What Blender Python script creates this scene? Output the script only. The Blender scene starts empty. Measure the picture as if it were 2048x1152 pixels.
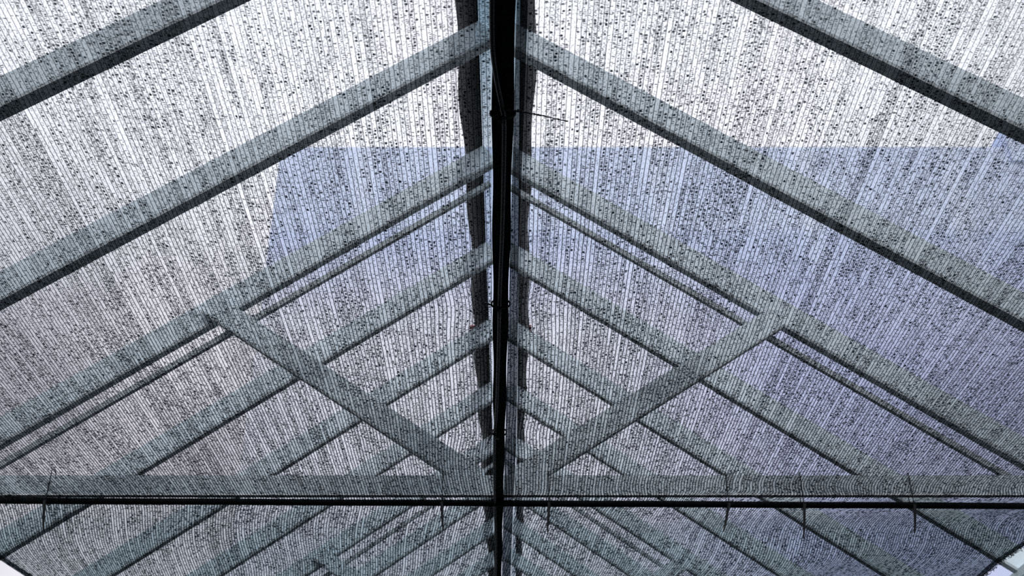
import bpy, bmesh, math, random
from mathutils import Vector, Matrix
random.seed(7)
sc = bpy.context.scene
COL = sc.collection

# ------------------------------------------------------------------ measures (metres)
CAM_Z = 1.5                 # eye height
PHI = math.radians(31.0)    # upward tilt
FPX = 2372.0                # focal length in pixels of the 2048 px wide frame
HX = -0.055                 # x of the ridge line
HR = 2.60                   # ridge (underside of rafters) above the eye
TAN = 0.714                 # roof pitch
SP = 0.642                  # rafter spacing
Y1 = 2.155                  # first rafter
EAVE = 1.815                # half width of the house
Y_BACK, Y_FRONT = 10.2, -2.0
Z = lambda a: CAM_Z + a
Y_T = Y1 + 2 * SP           # the truss

# ------------------------------------------------------------------ node helper
class E:
    nt = None
    def __init__(s, sock): s.s = sock
    @staticmethod
    def m(op, *a, clamp=False):
        n = E.nt.nodes.new('ShaderNodeMath'); n.operation = op; n.use_clamp = clamp
        for i, x in enumerate(a):
            if isinstance(x, E): E.nt.links.new(x.s, n.inputs[i])
            else: n.inputs[i].default_value = x
        return E(n.outputs[0])
    def __add__(s, o): return E.m('ADD', s, o)
    __radd__ = __add__
    def __sub__(s, o): return E.m('SUBTRACT', s, o)
    def __rsub__(s, o): return E.m('SUBTRACT', o, s)
    def __mul__(s, o): return E.m('MULTIPLY', s, o)
    __rmul__ = __mul__
    def __truediv__(s, o): return E.m('DIVIDE', s, o)
def floor_(a): return E.m('FLOOR', a)
def frac(a): return E.m('FRACT', a)
def abs_(a): return E.m('ABSOLUTE', a)
def mx(a, b): return E.m('MAXIMUM', a, b)
def mn(a, b): return E.m('MINIMUM', a, b)
def step(x, lo, hi, t0=0.0, t1=1.0):
    n = E.nt.nodes.new('ShaderNodeMapRange'); n.interpolation_type = 'SMOOTHSTEP'
    for i, v in enumerate((x, lo, hi, t0, t1)):
        if isinstance(v, E): E.nt.links.new(v.s, n.inputs[i])
        else: n.inputs[i].default_value = v
    return E(n.outputs[0])
def vec(x, y=0.0, z=0.0):
    n = E.nt.nodes.new('ShaderNodeCombineXYZ')
    for i, v in enumerate((x, y, z)):
        if isinstance(v, E): E.nt.links.new(v.s, n.inputs[i])
        else: n.inputs[i].default_value = v
    return n.outputs[0]
def white(x, y=0.0, z=0.0):
    n = E.nt.nodes.new('ShaderNodeTexWhiteNoise'); n.noise_dimensions = '3D'
    E.nt.links.new(vec(x, y, z), n.inputs['Vector']); return E(n.outputs['Value'])
def noise(x, y=0.0, z=0.0, detail=2.0, rough=.5):
    n = E.nt.nodes.new('ShaderNodeTexNoise'); n.inputs['Scale'].default_value = 1.0
    n.inputs['Detail'].default_value = detail; n.inputs['Roughness'].default_value = rough
    E.nt.links.new(vec(x, y, z), n.inputs['Vector']); return E(n.outputs[0])
def mixcol(f, a, b):
    n = E.nt.nodes.new('ShaderNodeMix'); n.data_type = 'RGBA'
    for i, v in ((0, f), (6, a), (7, b)):
        if isinstance(v, E): E.nt.links.new(v.s, n.inputs[i])
        elif isinstance(v, (int, float)): n.inputs[i].default_value = v
        else: n.inputs[i].default_value = (*v, 1)
    return E(n.outputs[2])
def new_mat(name):
    m = bpy.data.materials.new(name); m.use_nodes = True
    m.node_tree.nodes.clear(); E.nt = m.node_tree
    out = E.nt.nodes.new('ShaderNodeOutputMaterial')
    return m, out
def node(kind, **kw):
    n = E.nt.nodes.new(kind)
    for k, v in kw.items():
        s = n.inputs[k.replace('_', ' ')]
        if isinstance(v, E): E.nt.links.new(v.s, s)
        else: s.default_value = v
    return n
def link(a, b): E.nt.links.new(a, b)

def paint(name, col, rough=.5, var=.12, scale=6.0, spec=.3, metallic=0.0):
    m, out = new_mat(name)
    tc = node('ShaderNodeTexCoord')
    nz = node('ShaderNodeTexNoise', Scale=scale, Detail=4.0); link(tc.outputs['Object'], nz.inputs['Vector'])
    c2 = tuple(max(0, c * (1 - var)) for c in col); c3 = tuple(min(1, c * (1 + var)) for c in col)
    c = mixcol(E(nz.outputs[0]), c2, c3)
    b = node('ShaderNodeBsdfPrincipled', Roughness=rough, Metallic=metallic)
    b.inputs['Specular IOR Level'].default_value = spec
    link(c.s, b.inputs['Base Color']); link(b.outputs[0], out.inputs[0])
    return m

def net_material(name, base=1.0, side=0.0):
    """knitted shade cloth: dark wale chains along v, ladder rungs across u, dropped stitches; light passes between them"""
    m, out = new_mat(name)
    uv = node('ShaderNodeUVMap'); uv.uv_map = 'knit'
    sep = node('ShaderNodeSeparateXYZ'); link(uv.outputs[0], sep.inputs[0])
    u, v = E(sep.outputs[0]), E(sep.outputs[1])
    P = 0.0083
    far = step(v, 0.9, 3.5)                                      # thread width and pitch grow from overhead towards the cord
    wob = noise(u * 60.0, v * 130.0, 0.0, 2.0) - 0.5
    s = u / P + wob * (far * 0.16 + 0.12)
    i = floor_(s); fu = frac(s)
    # chains
    d = mn(fu, 1.0 - fu)
    wr = white(i, 3.0)
    cw = far * 0.105 + wr * 0.025 + 0.020
    chain = step(d, cw, cw + 0.065)
    cmin = 0.22 - far * 0.19
    chainT = chain * (1.0 - cmin) + cmin
    # rungs: pitch grows along v towards the cord
    v2 = E.m('LOGARITHM', mx(v - 0.45, 0.25), math.e) / 0.0046 + mn(v - 0.70, 0.0) / 0.0012
    t = v2 + white(i, 7.0) * 5.0 + fu * (white(i, floor_(v2), 5.0) - 0.5) * 1.1
    j = floor_(t); fv = frac(t)
    streak = noise(i * 0.29, v * 1.9, 11.0, 4.0, .65)
    dens = step(streak * 0.75 + white(i, 17.0) * 0.25 + far * 0.05, 0.34, 0.65, 0.14, 0.98)
    r1 = white(i, j, 1.0); r2 = white(i, j, 2.0); r3 = white(i, j, 4.0)
    rung = (1.0 - step(abs_(fv - 0.5), 0.08, 0.30)) * step(r1, dens, dens - 0.05)
    span = step(abs_(fu - (r2 * 0.6 + 0.2)), 0.13 + r3 * (far * 0.25 + 0.22), 0.05 + r3 * (far * 0.25 + 0.22))
    rungT = 1.0 - rung * span * (r3 * 0.25 + 0.70)
    # heavy dark knots
    w = v2 / 1.75 + white(i, 23.0) * 3.0
    k = floor_(w); fw = frac(w)
    kp = white(i, k, 31.0); kr = white(i, k, 37.0)
    kd = step(dens, 0.10, 0.98, 0.008, 0.36) * step(noise(u * 7.0, v * 6.0, 3.0, 3.0), 0.35, 0.68, 0.30, 1.7)
    knot = step(kp, kd, kd - 0.01) * step(E.m('SQRT', (fw - 0.5) * (fw - 0.5) * 1.1 + (fu - (kr * 0.4 + 0.3)) * (fu - (kr * 0.4 + 0.3)) * (kr * 1.5 + 1.2)) + (noise(u * 700.0, v2 * 2.0, 1.0) - 0.5) * 0.35, 0.44, 0.26)
    knotT = 1.0 - knot * (white(i, k, 43.0) * 0.25 + 0.75)
    # filling tape: cloudy haze between the chains
    haze = noise(u * 330.0, v2 * 0.75, 5.0, 2.0, .6)
    gap = (white(i, 41.0) - 0.5) * 0.16 + noise(i * 0.33, v * 7.0, 2.0, 3.0) * 0.55 + noise(u * 26.0, v * 20.0, 8.0, 3.0) * 0.30
    fill = step(haze * 1.6 + gap * 0.9, 0.82, 1.32, 0.34, 1.0) * (1.0 - step(dens, 0.3, 1.0) * 0.10)
    # overall tone: darker outwards, most on the right, and beyond the cord
    tone = (1.0 - step(abs_(u - side), 0.25, 1.75) * (0.40 if side else 0.14)) * (1.0 - step(v, 3.3, 3.6) * 0.22) 
    T = chainT * rungT * knotT * fill * tone * base
    col = mixcol(T, (0.004, 0.008, 0.014), mixcol(step(v, 3.2, 3.8), (0.98, 0.985, 1.0), (0.88, 0.97, 1.0)))
    tr = node('ShaderNodeBsdfTransparent'); link(col.s, tr.inputs[0])
    df = node('ShaderNodeBsdfDiffuse'); df.inputs[0].default_value = (0.022, 0.024, 0.026, 1)
    ad = node('ShaderNodeAddShader'); link(tr.outputs[0], ad.inputs[0]); link(df.outputs[0], ad.inputs[1])
    link(ad.outputs[0], out.inputs[0])
    return m

def sheet_material(name, tcol, diff=.1, haze=.15, near_dark=False):
    """roof / wall sheeting: clear tinted with a milky translucent share"""
    m, out = new_mat(name)
    tc = node('ShaderNodeTexCoord')
    nz = node('ShaderNodeTexNoise', Scale=1.3, Detail=3.0); link(tc.outputs['Object'], nz.inputs['Vector'])
    c = mixcol(E(nz.outputs[0]), tuple(x * .9 for x in tcol), tuple(min(1, x * 1.06) for x in tcol))
    if near_dark:                                     # tint darkens towards the near end
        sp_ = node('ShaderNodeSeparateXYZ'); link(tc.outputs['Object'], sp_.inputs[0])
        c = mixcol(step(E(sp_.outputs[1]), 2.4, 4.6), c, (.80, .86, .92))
    tr = node('ShaderNodeBsdfTransparent'); link(c.s, tr.inputs[0])
    tl = node('ShaderNodeBsdfTranslucent'); tl.inputs[0].default_value = (.9, .93, .97, 1)
    mix = node('ShaderNodeMixShader', Fac=haze); link(tr.outputs[0], mix.inputs[1]); link(tl.outputs[0], mix.inputs[2])
    gl = node('ShaderNodeBsdfDiffuse'); gl.inputs[0].default_value = (.8, .85, .9, 1)
    mix2 = node('ShaderNodeMixShader', Fac=diff); link(mix.outputs[0], mix2.inputs[1]); link(gl.outputs[0], mix2.inputs[2])
    link(mix2.outputs[0], out.inputs[0])
    return m

M = {}
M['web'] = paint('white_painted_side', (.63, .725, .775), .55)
M['under'] = paint('shade_toned_underside', (.38, .43, .45), .7)  # shade of the downward faces put into a darker colour
M['pale'] = paint('pale_underside', (.88, .90, .92), .6)  # paler than the beam itself, to make up for missing light underneath
M['blocker'] = paint('added_roof_blocker', (.16, .17, .18), .6)  # unseen opaque roof end, added to cut sky light on the near rafters
M['eave'] = paint('pale_blue_grey_paint', (.62, .74, .76), .5)
M['black'] = paint('black_webbing', (.006, .007, .008), .8, spec=.1)
M['ridge'] = paint('black_ridge_board', (.010, .012, .014), .8, spec=.05)
M['cable'] = paint('black_cable_jacket', (.008, .009, .010), .42, spec=.28)
M['tie'] = paint('black_nylon', (.01, .01, .012), .45, spec=.3)
M['red'] = paint('red_plastic', (.85, .22, .25), .5)
M['floor'] = paint('grey_concrete', (.07, .07, .068), .9, .3, 2.0)
M['soil'] = paint('dry_ground', (.22, .23, .19), .95, .3, .5)
M['net'] = net_material('knitted_shade_cloth')
M['net2'] = net_material('knitted_shade_cloth_right', side=4.98)
M['hem'] = net_material('doubled_shade_cloth', base=.20)
M['edge'] = net_material('rolled_shade_cloth', base=.30)
M['roof'] = sheet_material('clear_roof_sheet', (.93, .95, .99), .03, .08)
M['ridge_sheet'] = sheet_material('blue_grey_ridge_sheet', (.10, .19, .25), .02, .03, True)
M['toplight'] = sheet_material('pale_top_light', (.80, .90, .90), .12, .25)
M['wallsheet'] = sheet_material('milky_wall_sheet', (.20, .24, .25), .25, .12)

# ------------------------------------------------------------------ mesh helpers
def obj(name, bm, mat, parent=None, loc=None, smooth=False):
    me = bpy.data.meshes.new(name); bm.normal_update(); bm.to_mesh(me); bm.free()
    me.materials.append(mat)
    if smooth:
        for p in me.polygons: p.use_smooth = True
    o = bpy.data.objects.new(name, me); COL.objects.link(o)
    if parent: o.parent = parent
    if loc: o.location = loc
    return o
def empty(name, loc=(0, 0, 0)):
    o = bpy.data.objects.new(name, None); o.location = loc; COL.objects.link(o); return o
def tag(o, label=None, cat=None, group=None, kind=None):
    if label: o['label'] = label
    if cat: o['category'] = cat
    if group: o['group'] = group
    if kind: o['kind'] = kind
    return o
def box(bm, lo, hi):
    vs = [bm.verts.new((x, y, z)) for x in (lo[0], hi[0]) for y in (lo[1], hi[1]) for z in (lo[2], hi[2])]
    for f in ((0, 1, 3, 2), (4, 6, 7, 5), (0, 4, 5, 1), (2, 3, 7, 6), (0, 2, 6, 4), (1, 5, 7, 3)):
        bm.faces.new([vs[k] for k in f])
def prism(bm, pts, y0, y1):
    """polygon in the x-z plane pulled along y"""
    a = [bm.verts.new((x, y0, z)) for x, z in pts]; b = [bm.verts.new((x, y1, z)) for x, z in pts]
    n = len(pts)
    bm.faces.new(a); bm.faces.new(b[::-1])
    for k in range(n): bm.faces.new((a[k], b[k], b[(k + 1) % n], a[(k + 1) % n]))
    bmesh.ops.recalc_face_normals(bm, faces=bm.faces)
def bar(bm, p, q, D, y0, y1):
    """straight member between p and q (x,z of its lower edge), D deep upward, y0..y1 wide"""
    (x0, z0), (x1, z1) = p, q
    L = math.hypot(x1 - x0, z1 - z0); nx, nz = -(z1 - z0) / L, (x1 - x0) / L
    if nz < 0: nx, nz = -nx, -nz
    prism(bm, [(x0, z0), (x1, z1), (x1 + nx * D, z1 + nz * D), (x0 + nx * D, z0 + nz * D)], y0, y1)
def tube(bm, pts, r, seg=8, radii=None, cap=True):
    rings = []
    for k, p in enumerate(pts):
        p = Vector(p)
        d = (Vector(pts[min(k + 1, len(pts) - 1)]) - Vector(pts[max(k - 1, 0)])).normalized()
        a = d.cross(Vector((0, 0, 1)));
        if a.length < .05: a = d.cross(Vector((1, 0, 0)))
        a.normalize(); b = d.cross(a)
        rr = radii[k] if radii else r
        rings.append([bm.verts.new(p + a * rr * math.cos(2 * math.pi * s / seg) + b * rr * math.sin(2 * math.pi * s / seg)) for s in range(seg)])
    for k in range(len(rings) - 1):
        for s in range(seg):
            bm.faces.new((rings[k][s], rings[k][(s + 1) % seg], rings[k + 1][(s + 1) % seg], rings[k + 1][s]))
    if cap: bm.faces.new(rings[0][::-1]); bm.faces.new(rings[-1])
def spline(pts, n=10):
    out = []
    P = [Vector(p) for p in pts]; P = [P[0] * 2 - P[1]] + P + [P[-1] * 2 - P[-2]]
    for k in range(1, len(P) - 2):
        for s in range(n):
            t = s / n
            a, b, c, d = P[k - 1], P[k], P[k + 1], P[k + 2]
            out.append(.5 * ((2 * b) + (c - a) * t + (2 * a - 5 * b + 4 * c - d) * t * t + (3 * b - 3 * c + d - a) * t ** 3))
    out.append(P[-2]); return out

# pixel of the 2048 x 1152 frame -> point at a given height above the eye / at a given distance y
def ray(px, py):
    a, b = (px - 1024) / FPX, (576 - py) / FPX
    return Vector((a, math.cos(PHI) - b * math.sin(PHI), math.sin(PHI) + b * math.cos(PHI)))
def at_z(px, py, zz):
    r = ray(px, py); r = r * (zz / r.z); return Vector((r.x, r.y, Z(r.z)))
def at_y(px, py, yy):
    r = ray(px, py); r = r * (yy / r.y); return Vector((r.x, r.y, Z(r.z)))

# ------------------------------------------------------------------ the setting
RD, RW = 0.090, 0.042       # rafter depth and width
DZ = RD * math.hypot(1, TAN)
def roof_z(x, up=0.0): return Z(HR - TAN * abs(x - HX) + up)

bm = bmesh.new(); box(bm, (-EAVE + HX - .1, Y_FRONT, -.1), (EAVE + HX + .1, Y_BACK, 0)); tag(obj('floor', bm, M['floor']), kind='structure')
bm = bmesh.new(); box(bm, (-60, -40, -.3), (60, 80, -.12)); tag(obj('ground', bm, M['soil']), kind='structure')
zE = Z(HR - TAN * EAVE)
for side, sx in (('left', -1), ('right', 1)):
    x = HX + sx * (EAVE + .05)
    bm = bmesh.new(); box(bm, (x - .004, Y_FRONT, .4), (x + .004, Y_BACK, zE - .36))
    box(bm, (x - .03, Y_FRONT, 0), (x + .03, Y_BACK, .4))
    w = tag(obj('wall_' + side, bm, M['wallsheet']), kind='structure')
    for k in range(16):
        y = Y1 + (k - 4) * SP
        if Y_FRONT + .05 < y < Y_BACK - .05:
            b2 = bmesh.new(); box(b2, (x - sx * .042 - .022, y - .02, 0), (x - sx * .042 + .022, y + .02, zE - .09)); obj('stud', b2, M['eave'], w)
    b2 = bmesh.new(); box(b2, (x - sx * .032 - .025, Y_FRONT, zE - .36), (x - sx * .032 + .025, Y_BACK, zE - .31)); obj('wall_rail', b2, M['eave'], w)
    b2 = bmesh.new(); box(b2, (x - .004, Y_FRONT, zE - .31), (x + .004, Y_BACK, zE - .035)); obj('wall_light', b2, M['toplight'], w)
    # eave plate along the top of the wall
    bm = bmesh.new(); box(bm, (x - .035, Y_FRONT, zE - .035), (x + .015, Y_BACK, zE - .005)); t = obj('trim_' + ('1' if sx < 0 else '2'), bm, M['eave'])
    tag(t, kind='structure')
    # sloped roof, one sheet per slope: opaque near end added to dim the first rafters, clear beyond
    x0, x1 = HX + sx * .03, HX + sx * (EAVE + .12)
    for nm, m_, ya, yb in (('ceiling', M['roof'], 1.75, Y_BACK), ('ceiling', M['blocker'], Y_FRONT, 1.75)):
        bm = bmesh.new()
        q = [bm.verts.new(p) for p in ((x0, ya, roof_z(x0, DZ + .005)), (x1, ya, roof_z(x1, DZ + .005)), (x1, yb, roof_z(x1, DZ + .005)), (x0, yb, roof_z(x0, DZ + .005)))]
        bm.faces.new(q); tag(obj(nm, bm, m_), kind='structure')
for nm, y in (('wall_back', Y_BACK), ('wall_front', Y_FRONT)):
    bm = bmesh.new()
    prism(bm, [(HX - EAVE, 0), (HX + EAVE, 0), (HX + EAVE, zE), (HX, Z(HR)), (HX - EAVE, zE)], y - .004, y + .004)
    tag(obj(nm, bm, M['wallsheet']), kind='structure')

# ------------------------------------------------------------------ rafters
def rafter_parts(parent, sx, y, flange='underside'):
    RW = .040 if y < Y1 + 1.5 * SP else .030
    xr, xe = HX + sx * .004, HX + sx * (EAVE + .04)
    f = .010
    bm = bmesh.new()
    p, q = (xr, roof_z(xr, f * 1.2)), (xe, roof_z(xe, f * 1.2))
    bar(bm, p, q, RD - f, y, y + RW)
    a = obj('side_board', bm, M['web'], parent)
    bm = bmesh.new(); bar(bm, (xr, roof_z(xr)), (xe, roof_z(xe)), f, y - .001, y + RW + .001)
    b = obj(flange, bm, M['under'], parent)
    return a, b
ORD = {0: 'topmost', 1: 'second from the top', 3: 'fourth from the top', 4: 'fifth from the top', 5: 'sixth from the top', 6: 'seventh from the top',
       7: 'eighth from the top', 8: 'ninth from the top', 9: 'tenth from the top', 10: 'eleventh from the top', 11: 'twelfth from the top'}
for k in range(12):
    if k in (2, 6): continue
    y = Y1 + k * SP
    for sx in (-1, 1):
        r = empty('roof_rafter', (0, 0, 0))
        where = 'left' if sx < 0 else 'right'
        extra = {0: 'broad grey rafter crossing the upper %s corner of the photo' % where,
                 1: 'grey rafter %s of the ridge, second from the top, behind the net' % where}.get(
                 k, 'grey rafter %s of the ridge, %s, behind the net' % (where, ORD[k]))
        tag(r, extra, 'rafter', 'roof rafters behind the shade net')
        rafter_parts(r, sx, y)

# the trusses: rafters, rails beneath them, two webs and the tie
ZT = at_y(1024, 958, Y_T).z
WEB = []
for sx, p, q in ((-1, (944, 985), (405, 627)), (1, (1043, 985), (1568, 655))):
    WEB.append((sx, at_y(*p, Y_T), at_y(*q, Y_T)))
def truss(y, label):
    tr = tag(empty('roof_truss', (0, 0, 0)), label, 'truss')
    for sx, p, q in WEB:
        a, b = rafter_parts(tr, sx, y, 'chord_underside')
        a.name = 'top_chord'
        bm = bmesh.new(); x0, x1 = HX + sx * .02, HX + sx * EAVE
        bar(bm, (x0, roof_z(x0, -.080)), (x1, roof_z(x1, -.080)), .018, y + .008, y + .026)
        obj('lower_rail', bm, M['under'], tr)
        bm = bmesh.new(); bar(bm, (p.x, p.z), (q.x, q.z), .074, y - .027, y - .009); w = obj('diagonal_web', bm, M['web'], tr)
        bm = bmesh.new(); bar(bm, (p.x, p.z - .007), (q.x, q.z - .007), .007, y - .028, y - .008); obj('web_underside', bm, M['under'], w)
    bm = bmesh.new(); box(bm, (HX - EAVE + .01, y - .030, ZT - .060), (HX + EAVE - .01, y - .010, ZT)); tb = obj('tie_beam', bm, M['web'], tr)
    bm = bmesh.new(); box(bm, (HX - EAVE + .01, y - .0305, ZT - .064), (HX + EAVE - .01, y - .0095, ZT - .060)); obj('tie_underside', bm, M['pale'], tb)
truss(Y_T, 'nearer grey roof truss, a wide V of two webs above the level tie beam')
truss(Y1 + 6 * SP, 'farther grey roof truss seen low down through the net below the cross cord')

# ------------------------------------------------------------------ ridge
rb = tag(empty('ridge_board', (0, 0, 0)), 'pair of black ridge boards running down the middle behind the net', 'ridge board', kind='thing')
def wavy_strip(xa, xb, zz, y0, y1, n, amp, seed):
    bm = bmesh.new(); rnd = random.Random(seed); ph = rnd.uniform(0, 6)
    prev = None
    for k in range(n + 1):
        y = y0 + (y1 - y0) * k / n
        w = math.sin((y - Y1) / SP * 2 * math.pi + ph) * amp + math.sin(y * 3.1 + ph * 2) * amp * .7
        a, b = (xa + w, xb) if abs(xa - HX) > abs(xb - HX) else (xa, xb + w)
        row = [bm.verts.new((a, y, zz)), bm.verts.new((b, y, zz)), bm.verts.new((b, y, zz + .02)), bm.verts.new((a, y, zz + .02))]
        if prev:
            for s in range(4): bm.faces.new((prev[s], prev[(s + 1) % 4], row[(s + 1) % 4], row[s]))
        prev = row
    bmesh.ops.recalc_face_normals(bm, faces=bm.faces)
    return bm
zr = Z(HR) + .075
obj('board', wavy_strip(-.176, -.108, zr, 1.2, Y_BACK - .05, 160, .006, 1), M['ridge'], rb)
obj('board', wavy_strip(.026, .074, zr, 1.2, Y_BACK - .05, 160, .006, 2), M['ridge'], rb)
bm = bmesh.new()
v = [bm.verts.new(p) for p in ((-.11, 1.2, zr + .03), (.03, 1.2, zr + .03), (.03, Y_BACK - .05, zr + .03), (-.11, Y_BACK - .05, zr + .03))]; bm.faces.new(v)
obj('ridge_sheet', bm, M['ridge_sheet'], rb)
# red marker strip over the ridge
pr = at_z(1000, 657, HR + .13)
bm = bmesh.new(); box(bm, (-.200, pr.y - .030, pr.z - .002), (.092, pr.y + .030, pr.z + .002))
tag(obj('marker_strip', bm, M['red']), 'small red marker strip showing at both edges of the ridge boards', 'strip')

# ------------------------------------------------------------------ the shade net
ZN = 1.303                                     # height of the net above the eye
CY = Y_T - .02                                 # the cord
def strap_x(y): return -.012 - .030 * min(max((y - 1.3) / 2.2, 0), 1.25)
def strap_w(y): return .0185 - .0042 * min(max((y - 1.3) / 2.2, 0), 1.3)
def hem_w(y): return .018 + .013 * min(max((y - 2.0) / 1.0, 0), 1)
TIES_C = [at_z(92, 1004, ZN), at_z(884, 1007, ZN), at_z(1097, 1008, ZN), at_z(1457, 1010, ZN), at_z(1607, 1010, ZN), at_z(1827, 1011, ZN)]
PINCH = [at_z(990, 603, ZN), at_z(990, 858, ZN), at_z(1020, 225, ZN)]
def net_z(x, y):
    z = ZN + .006 * math.sin(x * 4.3 + y * 1.7) * math.sin(y * 2.3 + .4)
    z -= .016 * math.sin(math.pi * min(max((y - 1.0) / 2.4, 0), 1)) * (1 - (x / 1.9) ** 2)
    e = y - CY
    if e > 0: z += (-.05 * math.sin(min(e, 1.2) / 1.2 * math.pi) + .012 * math.sin(x * 9 + e * 5) * min(e * 4, 1)) * (1 - (abs(x) / 1.85) ** 4)
    # drawn up at the cord ties
    for t in TIES_C:
        d2 = ((x - t.x) / .10) ** 2 + ((y - t.y) / .05) ** 2
        if d2 < 9: z += .006 * math.exp(-d2)
    return Z(z)
def knit_uv(x, y):
    u = x
    for p in PINCH[:2]:
        g = math.exp(-((y - p.y) / .10) ** 2 - ((x - p.x) / .10) ** 2)
        u += (x - strap_x(y)) * .30 * g + (.010 if x < p.x else -.006) * g
    g = math.exp(-((y - PINCH[1].y - .25) / .30) ** 2 - ((x - PINCH[1].x) / .30) ** 2)
    u += .020 * g * (1 if x < strap_x(y) else .35)
    e = y - CY
    if e > 0:
        u += .16 * e * (1 - math.exp(-e / .15))
        u += .040 * math.sin(e * 7.5) * (.4 + .6 * abs(x) / 1.7) * math.exp(-e * 1.4)
        if x < -.8: u -= .30 * max(0, (-x - .8)) * e * math.exp(-e * 2.5) * math.cos(e * 6)
        if x > .4: u += .11 * min(x - .4, .9) * math.sin(e * 9.0) * math.exp(-e * 4.5)
    # bunching along the cord
    amp = .010 + .020 * min(max((x - .2) / 1.0, 0), 1)
    u += amp * math.exp(-(e / .055) ** 2) * math.sin(x * 10.5 + 1.0) * (1 if x > 0 else .35)
    if x > .3: u -= .020 * math.exp(-((e + .05) / .06) ** 2) * min((x - .3) * 2, 1)
    vv = y + .018 * math.sin(x * 5.0) + .010 * math.sin(x * 11 + y * 2)
    # gathers: many stitches taken up just behind the cord on the right
    if x > .1:
        fold = e - (.17 - .10 * (x - .5))
        vv += .10 * min((x - .1) * 1.2, 1) * math.tanh(fold / .035)
    return u, vv
XL = lambda y: -1.79 + .04 * math.sin(y * 2.1) if y < 3.9 else -1.79 + .04 * math.sin(3.9 * 2.1) + .10 * (y - 3.9)
XR = lambda y: 1.73 - .03 * math.sin((y - 2.6) * 1.5) if y < 3.7 else 1.70 - .13 * (y - 3.7) + .008 * math.sin(y * 14)
Y_N0, Y_N1 = -.6, 5.6
def ys():
    out = []; y = Y_N0
    while y < Y_N1:
        out.append(y)
        y += .05 if y < 1.2 else (.016 if y < 3.2 else (.009 if y < 4.5 else .03))
    out.append(Y_N1); return out
def cloth(name, xa, xb, n, mat, parent, dz=0.0, seed=0, y0=Y_N0, y1=Y_N1):
    bm = bmesh.new(); lay = bm.loops.layers.uv.new('knit'); rows = []; Y = [y for y in ys() if y0 <= y <= y1]
    uvs = {}
    for y in Y:
        a, b = xa(y), xb(y); row = []
        for k in range(n + 1):
            x = a + (b - a) * k / n
            vv = bm.verts.new((x, y, net_z(x, y) + dz)); uu, w = knit_uv(x, y)
            uvs[vv] = (uu + seed, w); row.append(vv)
        rows.append(row)
    for r0, r1 in zip(rows, rows[1:]):
        for k in range(n):
            f = bm.faces.new((r0[k], r1[k], r1[k + 1], r0[k + 1]))
            for l in f.loops: l[lay].uv = uvs[l.vert]
    return obj(name, bm, mat, parent, smooth=True)
net = tag(empty('shade_net', (0, 0, 0)), 'black knitted shade net stretched overhead across the whole view with a strap down the middle', 'net', kind='thing')
cloth('net_panel', XL, lambda y: strap_x(y) - strap_w(y) - .0022, 110, M['net'], net, seed=0)
cloth('net_panel', lambda y: strap_x(y) + strap_w(y) + hem_w(y) + .0018, XR, 110, M['net2'], net, seed=4.98)
cloth('seam_hem', lambda y: strap_x(y) + strap_w(y) + .0008, lambda y: strap_x(y) + strap_w(y) + hem_w(y), 3, M['hem'], net, dz=.001, seed=9.1)
# woven centre strap
def strip(xc, hw, dz, th):
    bm = bmesh.new(); prev = None
    for y in ys():
        c, h = xc(y), hw(y); z = net_z(c, y) + dz
        row = [bm.verts.new(p) for p in ((c - h, y, z), (c + h, y, z), (c + h, y, z + th), (c - h, y, z + th))]
        if prev:
            for s in range(4): bm.faces.new((prev[s], prev[(s + 1) % 4], row[(s + 1) % 4], row[s]))
        prev = row
    bmesh.ops.recalc_face_normals(bm, faces=bm.faces); return bm
tag(obj('seam_strap', strip(strap_x, lambda y: strap_w(y) + .0012 * math.sin(y * 17), -.0015, .002), M['black'], net), 'solid black strap along the seam')
# rolled side edges
tag(cloth('rolled_edge', lambda y: XL(y) - .004, lambda y: XL(y) + .030, 4, M['edge'], net, dz=-.001, seed=3.3), 'dark rolled edge')
bm = bmesh.new(); rnd = random.Random(3)
for y in ys():
    if y > 3.0:
        for q in range(2):
            yy = y + rnd.uniform(0, .008); x = XR(yy); L = rnd.uniform(.002, .014)
            tube(bm, [(x - .003, yy, net_z(x, yy)), (x + L * .5, yy + rnd.uniform(-.006, .006), net_z(x, yy) - rnd.uniform(0, .004)), (x + L, yy + rnd.uniform(-.012, .012), net_z(x, yy) - rnd.uniform(0, .008))], .0010, 4)
tag(obj('frayed_threads', bm, M['tie'], net), 'frayed thread ends', kind='stuff')
tag(cloth('rolled_edge', lambda y: XR(y) - .028, lambda y: XR(y) + .002, 4, M['edge'], net, dz=-.001, seed=4.3, y0=3.0), 'dark frayed edge')

# ------------------------------------------------------------------ cord, cable and ties
def cord_z(x): return Z(1.2925 - .0055 * x)
bm = bmesh.new()
tube(bm, [(x, CY + .001 * math.sin(x * 9), cord_z(x)) for x in [HX - EAVE + .01 + (2 * EAVE - .02) * k / 60 for k in range(61)]], .0098, 10)
tag(obj('support_cord', bm, M['black'], smooth=True), 'taut black cord crossing the whole width under the net', 'cord')

cp = [(984, -60), (984, 0), (984, 60), (986, 110), (994, 165), (1004, 215), (1008, 240), (1008, 300), (1006, 400), (1004, 470), (1001, 550), (999, 600), (998, 660), (996, 740), (993, 820), (990, 858), (989, 900), (989, 960), (990, 1020), (992, 1070), (992, 1128), (992, 1170), (991, 1260)]
pts = []
for px, py in cp:
    p = at_z(px, py, ZN - .02); p.z = net_z(p.x, p.y) - .0068; pts.append(p)
bm = bmesh.new(); tube(bm, spline(pts, 8), .0042, 10)
tag(obj('power_cord', bm, M['cable'], smooth=True), 'thin glossy black cable tied along the centre strap', 'cable')

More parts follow.
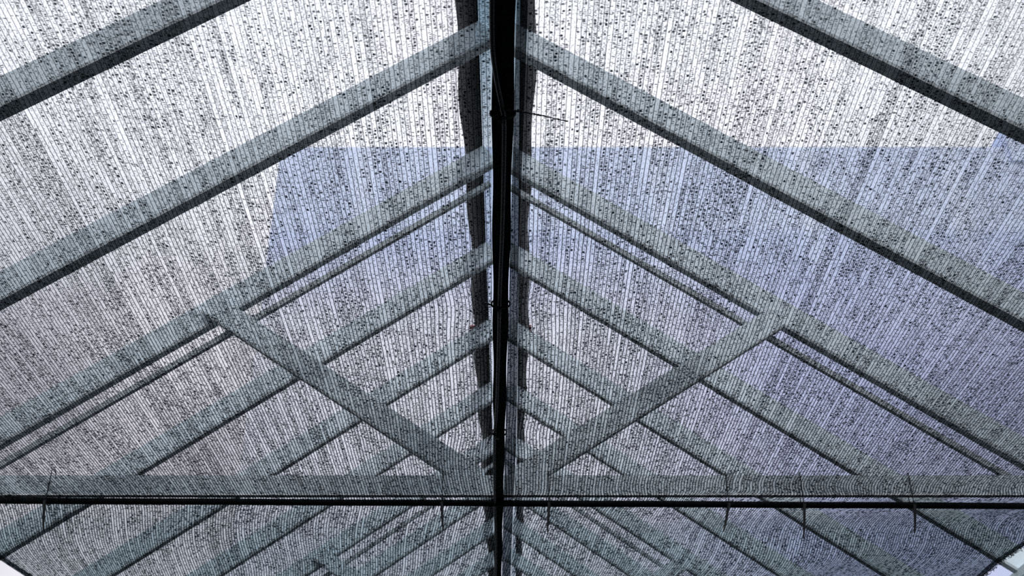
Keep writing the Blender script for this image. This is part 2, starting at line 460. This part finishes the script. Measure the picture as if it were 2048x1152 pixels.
def zip_tie(label, x, y, zc, loop_top, tail, group, loop_d=.0185):
    """loop around the members, square locking head and hanging tail"""
    t = tag(empty('hanging_cable_tie', (x, y, zc)), label, 'cable tie', group)
    bm = bmesh.new()
    n = 20; ring = []
    for k in range(n + 1):
        a = 2 * math.pi * k / n
        c, s = math.cos(a), math.sin(a)
        sq = lambda q: math.copysign(abs(q) ** .3, q)
        ring.append((0, sq(c) * loop_d, (loop_top + .012) / 2 - .012 + sq(s) * (loop_top + .012) / 2))
    tube(bm, ring, .0015, 6, cap=False); obj('loop', bm, M['tie'], t)
    bm = bmesh.new(); box(bm, (-.0045, -loop_d - .006, -.014), (.0045, -loop_d + .003, -.004)); bmesh.ops.bevel(bm, geom=bm.edges[:], offset=.001, segments=2); obj('locking_head', bm, M['tie'], t)
    bm = bmesh.new(); m_ = len(tail)
    tube(bm, spline(tail, 5), .002, 6, radii=[.0046 - .0026 * (k / (5 * (m_ - 1))) ** 2 for k in range(5 * (m_ - 1) + 1)]); obj('tail', bm, M['tie'], t)
    return t
G = 'black cable ties along the cross cord'
TL = [('black cable tie nearest the left end of the cross cord', (92, 1004), (87, 1063)),
      ('black cable tie on the cord just left of the centre strap', (884, 1007), (886, 1061)),
      ('black cable tie on the cord just right of the centre strap', (1098, 1008), (1095, 1064)),
      ('slanting black cable tie between two others on the right half of the cord', (1457, 1010), (1447, 1063)),
      ('thick long tailed black cable tie on the right half of the cord', (1607, 1010), (1607, 1077)),
      ('faint black cable tie nearest the right end of the cord, by the gathered net', (1827, 1011), (1829, 1066))]
for lab, (px, py), (qx, qy) in TL:
    p = at_y(px, py, CY - .012); q = at_y(qx, qy, CY - .05)
    zc = cord_z(p.x); p0 = Vector((p.x, CY, zc))
    e = q - p0
    zip_tie(lab, p.x, CY, zc, .100, [(0, -.022, -.010), (e.x * .35, -.036, e.z * .4), (e.x * .7, -.045, e.z * .75), (e.x, -.05, e.z)], G)
# ties around strap and cable
def strap_tie(label, px, py, tail):
    c = at_z(px, py, ZN - .012); x = strap_x(c.y); z = net_z(x, c.y)
    t = tag(empty('hanging_strap_tie', (x, c.y, z)), label, 'cable tie', 'black ties around the centre strap')
    w = strap_w(c.y) + .003
    bm = bmesh.new(); n = 20; ring = []
    for k in range(n + 1):
        a = 2 * math.pi * k / n; cc, s = math.cos(a), math.sin(a); sq = lambda q: math.copysign(abs(q) ** .6, q)
        ring.append((sq(cc) * w, .002 * math.sin(a * 3), -.004 + sq(s) * .0095))
    tube(bm, ring, .0022, 6, cap=False); obj('loop', bm, M['tie'], t)
    bm = bmesh.new(); box(bm, (-w * .2 - .004, -.005, -.023), (-w * .2 + .004, .005, -.0125)); bmesh.ops.bevel(bm, geom=bm.edges[:], offset=.001, segments=2); obj('locking_head', bm, M['tie'], t)
    tl = []
    for a, b in tail:
        q = at_z(a, b, ZN - .014); q.z = net_z(q.x, q.y) - .008; tl.append(q - Vector((x, c.y, z)))
    bm = bmesh.new(); S = spline(tl, 12); rr = random.Random(5)
    S = [p + Vector((0, rr.uniform(-.0007, .0007), 0)) for p in S]
    tube(bm, S, .002, 6, radii=[.0022 * (1 - .6 * k / len(S)) + rr.uniform(-.0003, .0003) for k in range(len(S))]); obj('tail', bm, M['tie'], t)
strap_tie('ragged black tie on the strap with a long loose tail sticking out to the right', 1020, 222, [(1012, 213), (1040, 217), (1080, 225), (1136, 238)])
strap_tie('black tie pinching the strap halfway up, net drawn in at its side', 992, 603, [(984, 603), (972, 600), (966, 596)])
strap_tie('black tie pinching the strap low down, just above the cross cord', 990, 860, [(984, 862), (977, 877), (971, 893)])

# ------------------------------------------------------------------ outside
pT_Z = at_y(1024, 294, 15.0).z
m, out = new_mat('blue_facade')
tc = node('ShaderNodeTexCoord'); sp_ = node('ShaderNodeSeparateXYZ'); link(tc.outputs['Object'], sp_.inputs[0])
X_, Z_ = E(sp_.outputs[0]), E(sp_.outputs[2])
cell = step(abs_(frac(Z_ / 3.1) - .5), .18, .26) * .35 + step(abs_(frac(X_ / 2.3) - .5), .40, .46) * .25
c = mixcol(mn(cell + noise(X_ * .5, Z_ * .4, 0.0, 3.0) * .6, 1.0), (.48, .59, .90), (.72, .82, 1.0))
lo = noise(X_ * .35, Z_ * .5, 4.0, 2.0)
c = mixcol(step(Z_, pT_Z - 1.2, pT_Z - 3.8), c, mixcol(step(X_, .8, 4.5), mixcol(lo, (.74, .75, .85), (.90, .91, .99)), mixcol(lo, (.46, .53, .84), (.66, .71, .95))))
b = node('ShaderNodeBsdfPrincipled', Roughness=.6); link(c.s, b.inputs['Base Color']); link(b.outputs[0], out.inputs[0])
M['facade'] = m
bd = tag(empty('building', (0, 15, 0)), 'pale blue flat topped building beyond the roof, right half of the view', 'building')
pT = at_y(1024, 294, 15.0); pL = at_y(562, 294, 15.0); pR = at_y(2016, 300, 15.0); pH = at_y(2030, 254, 15.0)
bm = bmesh.new(); box(bm, (pL.x, 0, -.12), (14, 8, pT.z)); obj('main_block', bm, M['facade'], bd)
bm = bmesh.new(); box(bm, (pR.x, -.05, pT.z - .3), (14, 6, pH.z)); obj('roof_block', bm, M['facade'], bd)

# ------------------------------------------------------------------ sky and sun
w = bpy.data.worlds.new('sky'); sc.world = w; w.use_nodes = True
E.nt = w.node_tree; E.nt.nodes.clear()
out = E.nt.nodes.new('ShaderNodeOutputWorld')
tc = node('ShaderNodeTexCoord'); sp_ = node('ShaderNodeSeparateXYZ'); link(tc.outputs['Generated'], sp_.inputs[0])
gz = E(sp_.outputs[2]); gx = E(sp_.outputs[0]); gy = E(sp_.outputs[1])
cl = noise(gx * 3.0, gy * 3.0, gz * 3.0, 4.0)
h = step(gz, 0.36, 0.70)
c1 = mixcol(h, (.40, .385, .44), (.97, .98, 1.02))
c2 = mixcol(step(cl, .42, .62), c1, (1.0, .95, .98))
c2 = mixcol(step(cl, .3, .7, 0.0, .5), c1, c2)
bg = node('ShaderNodeBackground', Strength=1.42); link(c2.s, bg.inputs[0]); link(bg.outputs[0], out.inputs[0])

sl = bpy.data.lights.new('hazy_sun', 'SUN'); sl.energy = 1.3; sl.angle = math.radians(12); sl.color = (1.0, .97, .95)
so = bpy.data.objects.new('hazy_sun', sl); COL.objects.link(so); so.location = (0, -6, 14); so.rotation_euler = (math.radians(48), 0, math.radians(8))

# ------------------------------------------------------------------ camera
cd = bpy.data.cameras.new('camera'); cam = bpy.data.objects.new('camera', cd); COL.objects.link(cam)
cam.location = (0, 0, CAM_Z); cam.rotation_euler = (math.pi / 2 + PHI, 0, 0)
cd.sensor_width = 36; cd.lens = FPX / 2048 * 36; cd.clip_start = .02; cd.clip_end = 300
cd.dof.use_dof = True; cd.dof.focus_distance = 2.5; cd.dof.aperture_fstop = 9.0
sc.camera = cam
sc.view_settings.view_transform = 'Standard'; sc.view_settings.look = 'None'
sc.cycles.use_denoising = False
sc.cycles.transparent_max_bounces = 24
sc.cycles.max_bounces = 6
